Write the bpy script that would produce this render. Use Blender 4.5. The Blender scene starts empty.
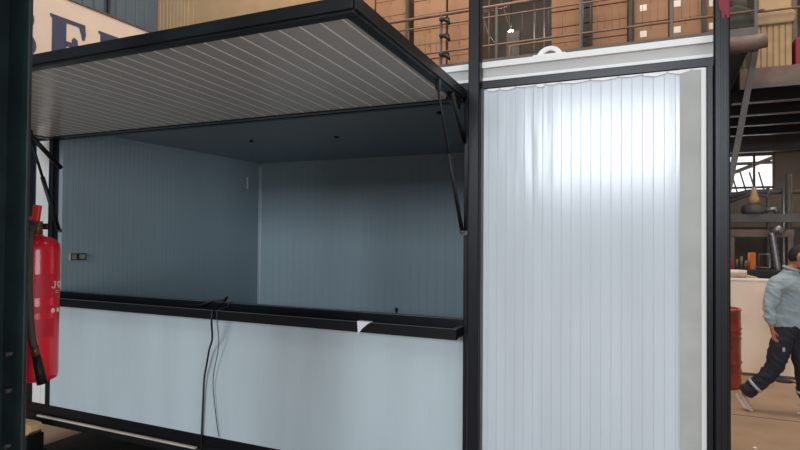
import bpy, bmesh, math, random
from mathutils import Vector, Matrix
random.seed(7)
PI = math.pi
sc = bpy.context.scene
COL = sc.collection

# ------------------------------------------------------------------ materials
def lin(h):
    h = h.lstrip('#')
    o = []
    for i in (0, 2, 4):
        c = int(h[i:i+2], 16) / 255
        o.append(c / 12.92 if c <= .04045 else ((c + .055) / 1.055) ** 2.4)
    return (o[0], o[1], o[2], 1)

def mat(name, col, rough=.5, metal=0, var=0.0, vscale=6, bump=0.0, bscale=30, spec=.5, stretch=(1, 1, 1), coat=0, emit=None, es=0, col2=None, thr=(.35, .65)):
    m = bpy.data.materials.new(name); m.use_nodes = True
    nt = m.node_tree; b = nt.nodes['Principled BSDF']
    c = lin(col)
    b.inputs['Base Color'].default_value = c
    b.inputs['Roughness'].default_value = rough
    b.inputs['Metallic'].default_value = metal
    b.inputs['Specular IOR Level'].default_value = spec
    if coat: b.inputs['Coat Weight'].default_value = coat; b.inputs['Coat Roughness'].default_value = .08
    if emit:
        b.inputs['Emission Color'].default_value = lin(emit); b.inputs['Emission Strength'].default_value = es
    if var or bump or col2:
        tc = nt.nodes.new('ShaderNodeTexCoord'); mp = nt.nodes.new('ShaderNodeMapping')
        mp.inputs['Scale'].default_value = stretch
        nt.links.new(tc.outputs['Object'], mp.inputs['Vector'])
    if var or col2:
        n = nt.nodes.new('ShaderNodeTexNoise'); n.inputs['Scale'].default_value = vscale; n.inputs['Detail'].default_value = 5
        nt.links.new(mp.outputs[0], n.inputs['Vector'])
        r = nt.nodes.new('ShaderNodeValToRGB')
        if col2: d, l = lin(col2), c
        else:
            d = [x * (1 - var) for x in c[:3]] + [1]; l = [min(1, x * (1 + var)) for x in c[:3]] + [1]
        r.color_ramp.elements[0].color = d; r.color_ramp.elements[1].color = l
        r.color_ramp.elements[0].position, r.color_ramp.elements[1].position = thr
        nt.links.new(n.outputs['Fac'], r.inputs['Fac']); nt.links.new(r.outputs['Color'], b.inputs['Base Color'])
    if bump:
        n2 = nt.nodes.new('ShaderNodeTexNoise'); n2.inputs['Scale'].default_value = bscale
        nt.links.new(mp.outputs[0], n2.inputs['Vector'])
        bp = nt.nodes.new('ShaderNodeBump'); bp.inputs['Strength'].default_value = bump; bp.inputs['Distance'].default_value = .01
        nt.links.new(n2.outputs['Fac'], bp.inputs['Height']); nt.links.new(bp.outputs['Normal'], b.inputs['Normal'])
    return m

M = {}
M['panel'] = mat('white_coated_sheet', 'd2dae2', .17, var=.03, vscale=1.5, bump=.22, bscale=2.4, stretch=(5.5, 5.5, .5), spec=.45)
M['panel_low'] = mat('white_coated_sheet_film', 'c6d4da', .32, var=.05, vscale=1.1, bump=.06, bscale=2, stretch=(3, 3, .5))
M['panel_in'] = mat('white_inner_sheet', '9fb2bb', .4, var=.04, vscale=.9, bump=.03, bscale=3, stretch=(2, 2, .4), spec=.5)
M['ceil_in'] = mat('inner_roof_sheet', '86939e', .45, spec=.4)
M['hatch'] = mat('grey_hatch_sheet', 'c6cdcf', .24, var=.04, vscale=2, bump=.03, bscale=4)
M['joint'] = mat('white_panel_joint', 'ffffff', .45)
M['groove'] = mat('groove_line', 'c2cbd3', .32)
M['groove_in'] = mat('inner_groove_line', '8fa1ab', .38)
M['strip'] = mat('bare_fibre_strip', 'b9b9b5', .55, var=.07, vscale=5, bump=.1, bscale=18)
M['white'] = mat('white_paint', 'f6f5f3', .35)
M['fascia'] = mat('grey_fascia_sheet', 'c2c0bd', .45, var=.05, vscale=2)
M['black'] = mat('black_painted_steel', '0a0e15', .33, var=.15, vscale=9, bump=.02, bscale=40, spec=.42)
M['bar_shine'] = mat('painted_shine_steel', 'd3c4b8', .3, var=.2, vscale=3)  # pale colour paints the sky-light reflection on the skid bar
M['blackd'] = mat('black_steel_dull', '0d1013', .5)
M['hframe'] = mat('dark_hatch_steel', '16191a', .3, var=.2, vscale=12, spec=.6)
M['column'] = mat('dark_green_painted_column', '1c2c2e', .45, var=.3, vscale=7, bump=.1, bscale=60)
M['red'] = mat('red_enamel', 'e3182f', .28, var=.08, vscale=9, coat=.4)
M['redp'] = mat('red_plastic', 'd8323a', .45)
M['brass'] = mat('brass_valve', '6b5340', .4, metal=.6)
M['rubber'] = mat('black_rubber', '0b0b0c', .6)
M['hose'] = mat('dusty_hose', '4b423e', .65, var=.15, vscale=20)
M['label'] = mat('label_white', 'e6e2dc', .6)
M['labelr'] = mat('label_dark_red', 'cf1630', .5)
M['cream'] = mat('banner_cream', 'e6d4c6', .6, var=.03, vscale=3)
M['navy'] = mat('banner_navy', '3d4766', .6, var=.05, vscale=8)
M['clad'] = mat('blue_grey_cladding', '5b6b78', .45, var=.06, vscale=2)
M['beige'] = mat('beige_corrugated', 'b39a78', .5, var=.05, vscale=3)
M['beige2'] = mat('beige_canvas', 'ab936f', .6, var=.1, vscale=5)
M['concrete'] = mat('brown_dusty_concrete', 'a58b74', .5, var=.16, vscale=1.6, bump=.08, bscale=30)
M['wall'] = mat('dim_masonry', '8a7c6e', .8, var=.15, vscale=1.2, bump=.2, bscale=12)
M['walld'] = mat('dark_wall', '4a4641', .8, var=.2, vscale=1)
M['steel'] = mat('grey_structural_steel', '5b5957', .5, var=.15, vscale=4)
M['steelb'] = mat('brown_dusty_steel', '6e5f55', .6, var=.2, vscale=4)
M['rail'] = mat('rail_rust_steel', '7c6153', .5, var=.2, vscale=5)
M['cartonA'] = mat('brown_cardboard', '8f6b50', .75, var=.08, vscale=4)
M['cartonB'] = mat('tan_cardboard', '957257', .75, var=.08, vscale=4)
M['tape'] = mat('packing_tape', '8a5a3a', .35)
M['darkdeck'] = mat('dark_deck_sheet', '171a20', .5)
M['slat'] = mat('pale_joist_edge', '9a9aa0', .4)
M['cable'] = mat('black_cable', '050608', .4)
M['paper'] = mat('white_paper', 'e8e9f4', .7)
M['drum'] = mat('rusty_red_drum', '8f3a2e', .25, var=.2, vscale=7)
M['part'] = mat('cream_partition', 'fbe9d6', .25, var=.04, vscale=3)
M['orange'] = mat('orange_paint', 'c4682c', .5)
M['silver'] = mat('galvanised_duct', '8f9094', .35, metal=.7)
M['tan'] = mat('tan_bundle', 'c7a37c', .7, var=.1, vscale=12)
M['wood'] = mat('pale_timber', 'cda276', .7, var=.15, vscale=14, stretch=(1, 6, 1))
M['mat_black'] = mat('black_rubber_sheet', '1a1b1d', .55, var=.2, vscale=5)
M['sky'] = mat('outside_glow', 'ffffff', .5, emit='f3f6fb', es=1.0)
M['skin'] = mat('skin', 'b4735a', .55, var=.05, vscale=20)
M['hair'] = mat('dark_hair', '191414', .7, bump=.5, bscale=90)
M['shirt'] = mat('blue_grey_shirt', '98a8af', .8, var=.07, vscale=9, bump=.25, bscale=14)
M['trouser'] = mat('dark_navy_trousers', '23242f', .8, var=.2, vscale=9, bump=.3, bscale=12)
M['band'] = mat('reflective_band', 'b9bcc4', .35)
M['shoe'] = mat('pale_shoe', 'c9b39e', .6)
M['label_sole'] = mat('dusty_sole', 'cdbfb0', .7)
M['mask'] = mat('teal_face_mask', '7fb3ae', .7)
M['redcloth'] = mat('red_tape', '8f2236', .6)
M['glass'] = mat('window_glass_frost', 'ffffff', .05)
M['lampw'] = mat('lamp_glow', 'ffffff', .4, emit='fff6ea', es=60)
M['box_in'] = mat('outlet_grey', 'a3a496', .5)

# ------------------------------------------------------------------ mesh builder
class MB:
    def __init__(s): s.v = []; s.f = []; s.mi = []; s.sm = []
    def face(s, idx, mi=0, sm=False): s.f.append(tuple(idx)); s.mi.append(mi); s.sm.append(sm)
    def box(s, x0, x1, y0, y1, z0, z1, mi=0, R=None, o=(0, 0, 0)):
        n = len(s.v)
        for x, y, z in ((x0,y0,z0),(x1,y0,z0),(x1,y1,z0),(x0,y1,z0),(x0,y0,z1),(x1,y0,z1),(x1,y1,z1),(x0,y1,z1)):
            p = Vector((x, y, z))
            if R is not None: p = R @ p + Vector(o)
            s.v.append(tuple(p))
        for q in ((0,3,2,1),(4,5,6,7),(0,1,5,4),(1,2,6,5),(2,3,7,6),(3,0,4,7)): s.face([n+i for i in q], mi)
        return s
    def cbox(s, x0, x1, y0, y1, z0, z1, c=.004, mi=0):
        """box with chamfered edges along its longest axis (square tube)"""
        L = [x1-x0, y1-y0, z1-z0]; ax = L.index(max(L))
        lo = (x0, y0, z0); hi = (x1, y1, z1)
        a, b = [i for i in range(3) if i != ax]
        prof = [(lo[a]+c, lo[b]), (hi[a]-c, lo[b]), (hi[a], lo[b]+c), (hi[a], hi[b]-c), (hi[a]-c, hi[b]), (lo[a]+c, hi[b]), (lo[a], hi[b]-c), (lo[a], lo[b]+c)]
        n = len(s.v)
        for e in (lo[ax], hi[ax]):
            for p in prof:
                q = [0, 0, 0]; q[ax] = e; q[a] = p[0]; q[b] = p[1]; s.v.append(tuple(q))
        k = 8; flip = (ax == 1)
        def F(ix):
            s.face(ix[::-1] if flip else ix, mi)
        F([n+i for i in range(k)][::-1]); F([n+k+i for i in range(k)])
        for i in range(k):
            j = (i+1) % k; F([n+i, n+j, n+k+j, n+k+i])
        return s
    def tube(s, pts, r, seg=10, mi=0, caps=True, sm=True):
        pts = [Vector(p) for p in pts]; rr = r if isinstance(r, (list, tuple)) else [r]*len(pts)
        n = len(s.v); N = len(pts)
        t0 = (pts[1]-pts[0]).normalized()
        u = t0.orthogonal().normalized()
        for i, p in enumerate(pts):
            if i == 0: t = t0
            elif i == N-1: t = (pts[i]-pts[i-1]).normalized()
            else: t = ((pts[i]-pts[i-1]).normalized() + (pts[i+1]-pts[i]).normalized()).normalized()
            u = (u - t*u.dot(t)).normalized(); w = t.cross(u)
            for k in range(seg):
                a = 2*PI*k/seg; s.v.append(tuple(p + (u*math.cos(a)+w*math.sin(a))*rr[i]))
        for i in range(N-1):
            for k in range(seg):
                k2 = (k+1) % seg
                s.face([n+i*seg+k, n+i*seg+k2, n+(i+1)*seg+k2, n+(i+1)*seg+k], mi, sm)
        if caps:
            s.face([n+k for k in range(seg)][::-1], mi); s.face([n+(N-1)*seg+k for k in range(seg)], mi)
        return s
    def lathe(s, c, prof, seg=28, mi=0):
        n = len(s.v)
        for (r, z) in prof:
            for k in range(seg):
                a = 2*PI*k/seg; s.v.append((c[0]+r*math.cos(a), c[1]+r*math.sin(a), c[2]+z))
        for i in range(len(prof)-1):
            for k in range(seg):
                k2 = (k+1) % seg
                s.face([n+i*seg+k, n+i*seg+k2, n+(i+1)*seg+k2, n+(i+1)*seg+k], mi, True)
        s.face([n+k for k in range(seg)][::-1], mi); s.face([n+(len(prof)-1)*seg+k for k in range(seg)], mi)
        return s
    def prism(s, poly, fn, d0, d1, mi=0):
        """poly of (u,v) mapped by fn(u,v,d) to 3D, thick from d0 to d1"""
        n = len(s.v); k = len(poly)
        for d in (d0, d1):
            for (u, v) in poly: s.v.append(tuple(fn(u, v, d)))
        s.face([n+i for i in range(k)][::-1], mi); s.face([n+k+i for i in range(k)], mi)
        for i in range(k):
            j = (i+1) % k; s.face([n+i, n+j, n+k+j, n+k+i], mi)
        return s
    def ribbed(s, o, u, w, v, h, nrm, th, pitch, gw=.006, gd=.0025, mi=0, gmi=1, off=.0):
        """sheet with fine V grooves: origin o, along u for w, up v for h, visible face towards nrm, thickness th behind"""
        o, u, v, nrm = map(Vector, (o, u, v, nrm))
        P = [(0, 0)]; G = []
        x = pitch - off
        while x < w - gw*2:
            P += [(x-gw/2, 0), (x, -gd), (x+gw/2, 0)]; G.append(len(P)-3)
            x += pitch
        P.append((w, 0))
        n = len(s.v)
        for z in (0, h):
            for (a, d) in P: s.v.append(tuple(o + u*a + v*z + nrm*d))
        K = len(P)
        for i in range(K-1):
            g = any(i in (q, q+1) for q in G)
            s.face([n+i, n+i+1, n+K+i+1, n+K+i], gmi if g else mi)
        m = len(s.v)
        for z in (0, h):
            for a in (0, w): s.v.append(tuple(o + u*a + v*z - nrm*th))
        s.face([m+1, m, m+2, m+3], mi)
        s.face([n, n+K, m+2, m], mi); s.face([n+K-1, m+1, m+3, n+K+K-1], mi)
        s.face([n+i for i in range(K)][::-1] + [m, m+1], mi)
        s.face([n+K+i for i in range(K)] + [m+3, m+2], mi)
        return s
    def build(s, name, mats, parent=None, org=None, bevel=0):
        if not isinstance(mats, (list, tuple)): mats = [mats]
        if org is None: org = parent_org(parent) if parent else (0, 0, 0)
        org = Vector(org)
        me = bpy.data.meshes.new(name)
        me.from_pydata([tuple(Vector(p)-org) for p in s.v], [], s.f)
        for m in mats: me.materials.append(M[m] if isinstance(m, str) else m)
        for i, p in enumerate(me.polygons):
            p.material_index = min(s.mi[i], len(mats)-1); p.use_smooth = s.sm[i]
        me.validate()
        bm = bmesh.new(); bm.from_mesh(me); bmesh.ops.recalc_face_normals(bm, faces=bm.faces); bm.to_mesh(me); bm.free()
        ob = bpy.data.objects.new(name, me); COL.objects.link(ob)
        if parent: ob.parent = parent
        else: ob.location = org
        if bevel:
            md = ob.modifiers.new('bevel', 'BEVEL'); md.width = bevel; md.segments = 2; md.limit_method = 'ANGLE'
        return ob

def parent_org(p):
    while p.parent: p = p.parent
    return p.location

def tag(o, label=None, cat=None, group=None, kind=None):
    if label: o['label'] = label
    if cat: o['category'] = cat
    if group: o['group'] = group
    if kind: o['kind'] = kind
    return o
def thing(name, loc, label, cat, group=None):
    o = bpy.data.objects.new(name, None); o.location = loc; o.empty_display_size = .1; COL.objects.link(o)
    return tag(o, label, cat, group)
def struct(mb, name, mats): return tag(mb.build(name, mats), kind='structure')

# world axes: x runs along the kiosk front, y into the kiosk, z up; the eye is at x=0 y=0 z=1.85
D = 3.10        # front plane of the kiosk
BK = 5.70       # inner face of its back wall
XL, XR = -4.90, .295

# ------------------------------------------------------------------ the hall
struct(MB().box(-9.2, 8.2, -14, 19.2, -.1, 0), 'floor', 'concrete')
struct(MB().box(-9.2, 8.2, -14, 19.2, 9, 9.15), 'ceiling', 'walld')
mb = MB().ribbed((-9, -14, 0), (0, 1, 0), 22.3, (0, 0, 1), 9, (1, 0, 0), .2, .22, gw=.05, gd=.03, mi=0, gmi=0)
struct(mb, 'wall_left', ['clad'])
mb = MB(); mb.ribbed((-9.02, 8.3, 0), (1, 0, 0), .93, (0, 0, 1), 9, (0, -1, 0), .1, .09, gw=.03, gd=.015, gmi=0)
mb.box(-8.09, -6.15, 8.31, 8.4, 0, 9)
mb.box(-6.15, -6.07, 8.31, 19, 0, 9)
struct(mb, 'wall_corner', ['beige'])
# back wall with one window hole
WX0, WX1, WZ0, WZ1 = 1.1, 2.93, 3.08, 4.23
mb = MB()
mb.box(-6.15, WX0, 19, 19.2, 0, 9); mb.box(WX1, 8.2, 19, 19.2, 0, 9)
mb.box(WX0, WX1, 19, 19.2, 0, WZ0); mb.box(WX0, WX1, 19, 19.2, WZ1, 9)
struct(mb, 'wall_back', 'wall')
struct(MB().box(8, 8.2, -14, -7.2, 0, 9).box(8, 8.2, -1.8, 19.2, 0, 9).box(8, 8.2, -7.2, -1.8, 3.7, 9), 'wall_right', 'wall')
struct(MB().cbox(7.97, 8.05, -7.2, -7.1, 0, 3.7).cbox(7.97, 8.05, -1.9, -1.8, 0, 3.7).cbox(7.97, 8.05, -7.1, -1.9, 3.6, 3.7), 'added_door_1', 'steel')  # unseen door frame and wall opening added to house the side light
# wall behind the photographer with the tall daylit opening
FX0, FX1, FZ0, FZ1 = -3.9, 1.0, 3.5, 6.4
mb = MB()
mb.box(-9.2, FX0, -14.2, -14, 0, 9); mb.box(FX1, 8.2, -14.2, -14, 0, 9)
mb.box(FX0, FX1, -14.2, -14, 0, FZ0); mb.box(FX0, FX1, -14.2, -14, FZ1, 9)
struct(mb, 'wall_front', 'wall')
w = MB()
for i in range(6):
    x = FX0 + (FX1-FX0)*i/5; w.cbox(x-.03, x+.03, -14.1, -14.02, FZ0, FZ1)
for z in (FZ0+.03, FZ1-.03): w.cbox(FX0, FX1, -14.12, -14.03, z-.03, z+.03)
struct(w, 'window_2', 'steel')
# broken factory window in the back wall: frame bars, and the roof trusses outside
w = MB()
for x in (WX0+.03, WX0+.62, 2.42, WX1-.04): w.cbox(x-.03, x+.03, 18.98, 19.06, WZ0, WZ1)
w.cbox(WX0, WX1, 18.97, 19.07, WZ0, WZ0+.07); w.cbox(WX0, WX1, 18.97, 19.07, WZ1-.07, WZ1); w.cbox(WX0, WX1, 18.97, 19.05, 3.24, 3.30)
struct(w, 'window_1', 'steelb')
tr = thing('roof_truss', (2, 20.4, 3), 'dark steel roof truss seen outside through the far window', 'roof truss')
w = MB(); w.tube([(0.6, 20.4, 3.72), (2.1, 20.4, 3.86), (3.3, 20.4, 4.35)], .06, 6); w.tube([(.6, 20.4, 4.1), (3.4, 20.4, 4.12)], .05, 6)
w.build('chord', 'steelb', tr)
for k in range(5):
    x = 1.75+.24*k; w = MB(); w.tube([(x, 20.4, 3.85), (x+.22, 20.4, 3.0)], .025, 6); w.build('brace', 'steelb', tr)
w = MB(); w.tube([(1.25, 20.4, 3.9), (1.2, 20.4, 3.0)], .03, 6); w.build('brace', 'steelb', tr)
o = MB().box(.6, 1.75, 20.8, 22, 3.86, 4.02).box(1.2, 1.75, 20.8, 22, 3.0, 3.3).build('outside_roof', 'steel', org=(1.2, 21, 3.0)); tag(o, 'grey neighbouring roof slab seen outside through the far window', 'roof')

# ------------------------------------------------------------------ KIOSK
K = thing('food_kiosk', (-2.23, D, 0), 'large black framed sandwich panel food kiosk with white panels and raised awning', 'kiosk')
def P(name, mb, mats, parent=None, bevel=0): return mb.build(name, mats, parent or K, bevel=bevel)
def lab(o, s): o['label'] = s; return o
LJ0, LJ1 = -4.54, -4.495      # left jamb
RJ0, RJ1 = -1.0, -.972        # right jamb of the opening
# chassis
b = MB()
b.cbox(XL, XR, D, D+.06, .385, .455); b.cbox(XL, XR, BK+.05, BK+.11, .385, .455)
for x in (XL, -3.2, -1.6, XR-.06): b.cbox(x, x+.06, D+.06, BK+.05, .385, .455)
P('base_frame', b, 'black')
b = MB(); b.cbox(XL, XR, D+.03, D+.12, .28, .375, c=.006); b.cbox(XL, XR, BK, BK+.09, .28, .375); b.cbox(XL, XL+.09, D+.12, BK, .28, .375); b.cbox(XR-.09, XR, D+.12, BK, .28, .375)
P('chassis_beam', b, 'blackd')
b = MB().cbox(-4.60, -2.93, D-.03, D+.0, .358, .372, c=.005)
lab(P('skid_bar', b, 'bar_shine'), 'thin bar with painted sky shine welded along the front foot of the kiosk')
for x in (-4.87, -2.3, .2):
    for y in (D+.03, BK-.02):
        b = MB().cbox(x, x+.1, y, y+.1, .02, .28); b.box(x-.03, x+.13, y-.03, y+.13, .006, .02); P('leg', b, 'blackd')
# floor, roof, walls
P('floor_panel', MB().box(XL+.05, XR-.05, D+.06, BK+.05, .455, .50), 'fascia')
b = MB().ribbed((LJ0+.02, D+.05, 2.705), (1, 0, 0), 4.7, (0, 1, 0), BK-D-.05, (0, 0, -1), .06, .1, gd=.001); P('ceiling_panel', b, ['ceil_in', 'ceil_in'])
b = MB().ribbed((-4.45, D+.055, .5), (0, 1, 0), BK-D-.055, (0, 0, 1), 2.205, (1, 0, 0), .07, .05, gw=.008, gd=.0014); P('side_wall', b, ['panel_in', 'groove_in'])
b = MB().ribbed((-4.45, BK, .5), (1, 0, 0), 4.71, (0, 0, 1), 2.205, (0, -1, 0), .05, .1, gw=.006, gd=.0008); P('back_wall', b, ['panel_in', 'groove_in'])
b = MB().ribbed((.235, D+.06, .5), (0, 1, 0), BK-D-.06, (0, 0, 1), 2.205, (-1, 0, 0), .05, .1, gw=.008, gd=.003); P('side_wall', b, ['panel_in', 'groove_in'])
# interior trims
b = MB(); b.cbox(-4.45, -4.422, BK-.008, BK, .5, 2.66, c=.002); b.cbox(-4.45, -4.442, BK-.028, BK, .5, 2.66, c=.002); lab(P('corner_trim', b, 'panel_low'), 'white corner trim')
b = MB(); b.box(-4.45, .23, BK-.018, BK, 2.66, 2.705); b.box(-4.45, -4.432, D+.06, BK-.018, 2.66, 2.705); P('cove_trim', b, 'panel_in')
b = MB(); b.box(-4.40, .23, BK-.012, BK, .5, .56); P('skirting', b, 'white')
# fittings inside
def fitting(x, y): P('ceiling_fitting', MB().lathe((x, y, 2.672), [(.006, .016), (.018, .022), (.022, .028), (.022, .033)], 14), 'blackd')
fitting(-3.42, 4.25); fitting(-2.58, 4.35); fitting(-1.40, 3.75)
b = MB()
for y0, y1 in ((3.225, 3.285), (3.29, 3.365)):
    b.box(-4.45, -4.435, y0, y1, 1.62, 1.675); 
    b.box(-4.435, -4.43, y0, y1, 1.62, 1.627, 1); b.box(-4.435, -4.43, y0, y1, 1.668, 1.675, 1); b.box(-4.435, -4.43, y1-.006, y1, 1.62, 1.675, 1); b.box(-4.435, -4.43, y0, y0+.006, 1.62, 1.675, 1)
lab(P('power_outlet', b, ['box_in', 'blackd']), 'small double power outlet on the inner side wall')
b = MB(); b.box(-2.62, -2.59, BK-.012, BK, 1.02, 1.06); b.tube([(-2.605, BK-.015, 1.03), (-2.6, BK-.03, .96)], .006, 6); P('wall_clip', b, 'blackd')
b = MB(); b.box(-4.45, -4.442, 5.45, 5.47, 2.38, 2.52); P('wall_mark', b, 'white')
# front sheets
b = MB().ribbed((LJ1, D+.008, .455), (1, 0, 0), RJ0-LJ1, (0, 0, 1), 1.375-.455, (0, -1, 0), .05, .1, gw=.004, gd=.0006); P('counter_panel', b, ['panel_low', 'panel_low'])
b = MB().ribbed((-4.715, D+.01, .455), (1, 0, 0), .175, (0, 0, 1), 2.21, (0, -1, 0), .05, .1, gw=.006, gd=.0018); P('end_strip_panel', b, ['white', 'groove'])
b = MB().ribbed((-.898, D+.012, .455), (1, 0, 0), .984, (0, 0, 1), 2.21, (0, -1, 0), .05, .0492, gw=.003, gd=.0008, off=.02)
P('closed_panel', b, ['panel', 'groove'])
lab(P('filler_strip', MB().box(.086, .192, D+.004, D+.06, .455, 2.664), 'strip'), 'beige grey filler strip with plaster stains')
lab(P('edge_strip', MB().box(.178, .199, D-.001, D+.004, .455, 2.655), 'white'), 'bright white edge strip')
b = MB(); x = -.88
random.seed(3)
while x < .15:
    w_ = random.uniform(.05, .16); h_ = random.uniform(.008, .022)
    b.prism([(x, 2.662), (x+w_, 2.662), (x+w_*.9, 2.662-h_*.5), (x+w_*.5, 2.662-h_), (x+w_*.1, 2.662-h_*.6)], lambda u, v, d: (u, d, v), D+.003, D+.010); x += w_*.95
lab(P('film_remnant', b, 'white'), 'torn edge of white protective film along the top')
# posts and rails
b = MB().cbox(-.972, -.907, D-.045, D+.02, .385, 4.3, c=.006); lab(P('tall_post', b, 'black'), 'tall black square post between opening and closed panel')
b = MB().cbox(.229, .295, D-.045, D+.02, .385, 4.3, c=.006); b.cbox(.256, .268, D-.049, D-.045, .385, 4.3, c=.001); b.cbox(.281, .287, D-.049, D-.045, .385, 4.3, c=.001)
lab(P('tall_post', b, 'black'), 'tall black square post at the right end')
for x in (-4.84, -.972, .229): P('rear_post', MB().cbox(x, x+.066, BK+.05, BK+.11, .455, 2.70), 'black')
P('corner_post', MB().cbox(-4.86, -4.715, D, D+.06, .455, 2.664), 'black')
P('jamb', MB().cbox(LJ0, LJ1, D-.005, D+.055, .455, 2.61), 'black')
P('jamb', MB().cbox(RJ0-.005, RJ1, D-.012, D+.05, .455, 2.66), 'black')
P('jamb', MB().cbox(-.909, -.897, D-.008, D+.05, .455, 2.664, c=.002), 'steel')
P('jamb', MB().cbox(.199, .229, D-.012, D+.05, .455, 2.664), 'black')
b = MB().cbox(XL, XR-.066, D+.001, D+.06, 2.664, 2.71); b.cbox(XL, RJ0, D+.001, D+.05, 2.602, 2.664)
P('head_rail', b, 'black')
# roof cornice
b = MB(); b.box(XL, .228, D+.012, D+.06, 2.708, 2.728, 0); b.box(XL, .228, D+.026, D+.06, 2.728, 2.783, 1); b.box(XL, .228, D+.006, D+.06, 2.783, 2.815, 0); b.box(.228, XR, D+.021, D+.06, 2.708, 2.815, 0)
lab(P('roof_cornice', b, ['white', 'fascia']), 'white and grey stepped roof edge')
P('roof_sheet', MB().box(XL, XR, D+.06, BK+.11, 2.77, 2.81), 'white')
def arc(cx, cz, r, a0, a1, n): return [(cx+r*math.cos(a0+(a1-a0)*i/n), cz+r*math.sin(a0+(a1-a0)*i/n)) for i in range(n+1)]
for cx in (-.545, -4.2):
    b = MB(); cz = 2.82; R1, R0 = .060, .030
    o_ = [(cx-.075, 2.812)] + arc(cx, cz, R1, PI*.92, PI*.08, 12) + [(cx+.075, 2.812)]
    i_ = [(cx+R0*1.3, 2.828)] + arc(cx, 2.828, R0, 0, PI, 10)[1:-1] + [(cx-R0*1.3, 2.828)]
    # ring half as quads
    n = 14
    for k in range(n):
        a0 = PI*(1-k/n); a1 = PI*(1-(k+1)/n)
        def pt(r, a, up): return (cx+r*math.cos(a)*(1.15 if r > .04 else 1.2), 2.815+max(0, r*math.sin(a))*1.0 + up)
        q = [pt(R1, a0, 0), pt(R1, a1, 0), pt(R0, a1, .010), pt(R0, a0, .010)]
        b.prism(q, lambda u, v, d: (u, d, v), D+.05, D+.07)
    b.box(cx-.085, cx+.085, D+.03, D+.10, 2.810, 2.828)
    lab(P('lifting_lug', b, 'white'), 'white half round lifting lug on the roof edge')
# sill rail + projecting tray
P('sill_rail', MB().cbox(LJ1, RJ0-.005, D-.002, D+.06, 1.315, 1.378, c=.004), 'black')
b = MB(); TY = D-.145
b.cbox(LJ0, -1.0, TY, TY+.035, 1.285, 1.343, c=.003)
b.cbox(-1.035, -1.0, TY+.035, D-.012, 1.290, 1.343, c=.003); b.cbox(LJ0, LJ0+.035, TY+.035, D-.006, 1.290, 1.343, c=.003)
for x in (-2.1, -3.3): b.cbox(x, x+.03, TY+.035, D-.002, 1.29, 1.325, c=.003)
b.box(LJ0+.035, -1.035, TY+.03, D-.003, 1.286, 1.291)
ct_ = lab(P('counter_tray', b, 'black'), 'black steel tray frame projecting below the opening')
P('highlight_lip', MB().cbox(LJ0, -1.0, TY+.004, TY+.013, 1.342, 1.346, c=.001).box(-1.022, -1.0, TY+.013, D-.012, 1.3432, 1.346), 'steel', ct_)  # lighter strip paints the highlight on the tray's top edge
P('rail_lip', MB().cbox(LJ1, RJ0-.005, D+.002, D+.012, 1.377, 1.381, c=.001), 'silver')
# awning hatch
HL0, HL1 = LJ0, -1.0
HY0, HZ0 = 1.80, 2.645      # outer edge underside
HY1, HZ1 = D-.02, 2.602     # hinge edge underside
sl = (HZ1-HZ0)/(HY1-HY0); ln = math.hypot(HY1-HY0, HZ1-HZ0)
dv = Vector((0, (HY1-HY0)/ln, (HZ1-HZ0)/ln)); nv = Vector((0, -dv.z, dv.y))   # nv up
def hp(x, d, t): p = Vector((x, HY0, HZ0)) + dv*d + nv*t; return p
b = MB().ribbed(hp(HL1-.05, .045, .008), (-1, 0, 0), HL1-HL0-.1, dv, ln-.09, -nv, .035, .0955, gw=.011, gd=.003, off=.065)
hatch = P('hatch', b, ['hatch', 'joint']); lab(hatch, 'raised awning hatch lined with grey ribbed sheet')
def hbox(mb, x0, x1, d0, d1, t0, t1):
    n = len(mb.v)
    for t in (t0, t1):
        for x, d in ((x0, d0), (x1, d0), (x1, d1), (x0, d1)): mb.v.append(tuple(hp(x, d, t)))
    for q in ((0,3,2,1),(4,5,6,7),(0,1,5,4),(1,2,6,5),(2,3,7,6),(3,0,4,7)): mb.face([n+i for i in q])
b = MB()
hbox(b, HL0, HL1, 0, .03, 0, .05); hbox(b, HL0, HL1, -.012, .006, .012, .062); hbox(b, HL0, HL1, .03, .05, .004, .03)
hbox(b, HL0, HL0+.05, .03, ln-.05, 0, .05); hbox(b, HL1-.05, HL1, .03, ln-.0, 0, .05); hbox(b, HL1-.002, HL1+.012, 0, ln-.02, .012, .062); hbox(b, HL0, HL1, ln-.045, ln, 0, .05)
P('hatch_frame', b, 'hframe', hatch, bevel=.003)
for x in (-4.2, -2.8, -1.35): P('hinge', MB().tube([(x, D-.012, 2.655), (x+.1, D-.012, 2.655)], .01, 10), 'hframe', hatch)
b = MB(); hbox(b, HL1-.06, HL1-.01, ln-.14, ln-.02, -.025, .0); hbox(b, HL1-.045, HL1-.02, ln-.06, ln-.01, -.05, -.02); P('hinge_bracket', b, 'hframe', hatch, bevel=.003)
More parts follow.
